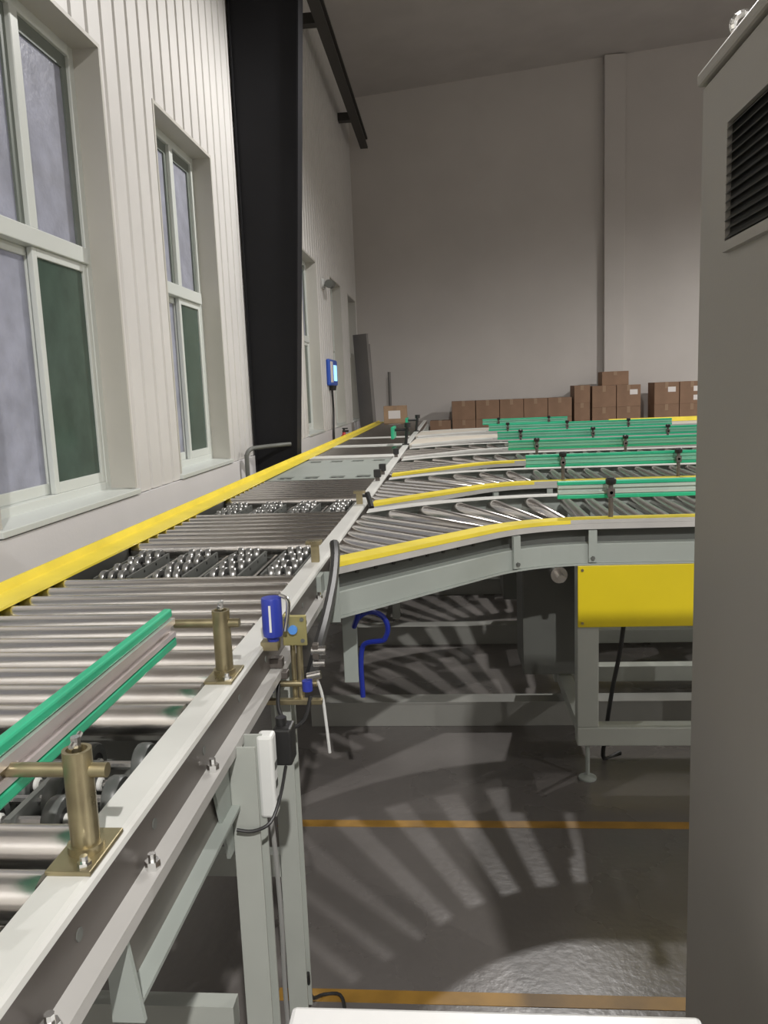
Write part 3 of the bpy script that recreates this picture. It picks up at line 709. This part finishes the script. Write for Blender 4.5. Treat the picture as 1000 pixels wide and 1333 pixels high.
# sensors on the right rail at the other branches
for k, (y, lbl) in enumerate(((3.24, 'tan reflector bracket on the rail at the second branch'), (4.10, 'small black sensor on the rail before the third branch'), (4.42, 'small black sensor on the rail at the third branch'), (5.6, 'small black sensor on the rail at the fourth branch'))):
    t = thing('rail_sensor', lbl, 'sensor', (-.378, y, .95), group='rail sensors')
    if k == 0:
        MB().box(-.012, .014, -.005, .005, 0, .05).box(-.022, .026, -.015, .012, .045, .055).build('bracket', 'gold', t); MB().tube([(.034, .0, .045), (.044, -.02, .02), (.055, -.05, -.01)], .011).build('hose', 'hose', t)
        box(.014, .036, -.006, .006, .028, .04).build('clip', 'black', t)
    else:
        MB().box(-.012, .012, -.004, .004, 0, .035).build('bracket', 'railside', t); MB().box(-.018, .020, -.02, .012, .02, .06).build('sensor_head', 'black', t, .003)
# short guide sets by the far end of the main rail
for k, (y, lbl) in enumerate(((6.9, 'dark guide clamp with a green tip on the far main rail'), (9.2, 'dark guide clamp with a green tip near the carton'))):
    t = thing('guide_clamp', lbl, 'guide rail', (-.378, y, .95), group='far guide clamps')
    MB().cyl((0, 0, 0), (.02, .0, .16), .014, n=10).box(-.03, .03, -.03, .03, 0, .01).build('post', 'black', t)
    MB().cyl((.03, 0, .13), (-.10, 0, .13), .012, n=8).build('rod', 'black', t); MB().cyl((.02, 0, .15), (.02, 0, .19), .028, n=10).build('knob', 'black', t)
    box(-.115, -.09, -.16, .16, .06, .16).build('strip', 'green', t, .004)

# ------------------------------------------------------------------ things along the left wall
wu = thing('wall_unit', 'blue wall-mounted unit with a lit pale blue panel', 'wall unit', (WX, 10.25, 1.52), group=None)
MB().box(.0, .05, -.33, .33, 0, .33).build('housing', 'blue2', wu, .02); box(.05, .055, -.02, .24, .06, .26).build('lit_panel', 'screen', wu); box(.05, .054, -.30, -.10, .04, .30).build('white_panel', 'paper', wu, .004)
MB().lathe([(0, -.06), (.05, -.06), (.06, 0), (0, .0)], (.03, -.1, 0), 12).build('cable_gland', 'black', wu)
cable('wall_cable', 'dark cable running down the wall from the blue unit', [(WX+.03, 10.15, 1.46), (WX+.03, 10.18, 1.2), (WX+.028, 10.12, .9), (WX+.03, 10.15, .3), (WX+.03, 10.15, .02)], .014, 'hose')
fe = thing('fire_extinguisher', 'red fire extinguisher on the floor below the blue wall unit', 'extinguisher', (-1.33, 10.05, 0))
tagz = .50
MB().lathe([(0, 0), (.075, 0), (.08, .02), (.08, .78), (.06, .86), (.025, .90), (.02, .93), (0, .93)], n=18).build('cylinder', 'red', fe)
MB().box(-.02, .06, -.012, .012, .93, .955).box(-.02, .05, -.012, .012, .97, .985).cyl((0, 0, .92), (0, 0, .975), .014, n=8).build('valve', 'black', fe)
for i, (y, h, w, lb) in enumerate(((12.75, 2.33, .30, 'tall grey board leaning on the wall near the back corner'), (13.2, 2.20, .24, 'second tall grey board beside the leaning one in the corner'))):
    o = box(-.02, .02, -w/2, w/2, 0, h).build('leaning_board', 'board', None, .004); o.location = (-1.26, y, 0); o.rotation_euler = (0, -.06, .9); tag(o, lb, 'board', 'boards leaning in the corner')
tag(MB().cyl((-.98, 13.55, 0), (-.98, 13.55, 1.75), .025, n=10).build('steel_pole', 'board'), 'thin dark pole standing by the back corner', 'pole')
hl = thing('handrail', 'bent dark grey pipe handrail in front of the black column', 'rail', (-1.45, 5.75, 0))
o = MB().tube([(-1.44, 5.55, 0), (-1.44, 5.55, .9), (-1.44, 5.56, 1.0), (-1.42, 5.60, 1.04), (-1.38, 5.70, 1.045), (-1.27, 5.90, 1.045), (-1.20, 5.96, 1.045)], .016, n=10).build('pipe', 'dark', hl); o.location = (1.45, -5.75, 0)
cam_ = thing('wall_camera', 'small white bracket camera on the wall above the blue unit', 'camera', (WX, 9.95, 2.75))
MB().box(0, .03, -.06, .06, -.06, .06).cyl((.03, 0, 0), (.12, -.02, -.02), .018, n=8).build('bracket', 'white', cam_); MB().cyl((.10, -.16, -.02), (.10, .08, -.0), .05, n=12).build('housing', 'dark', cam_)
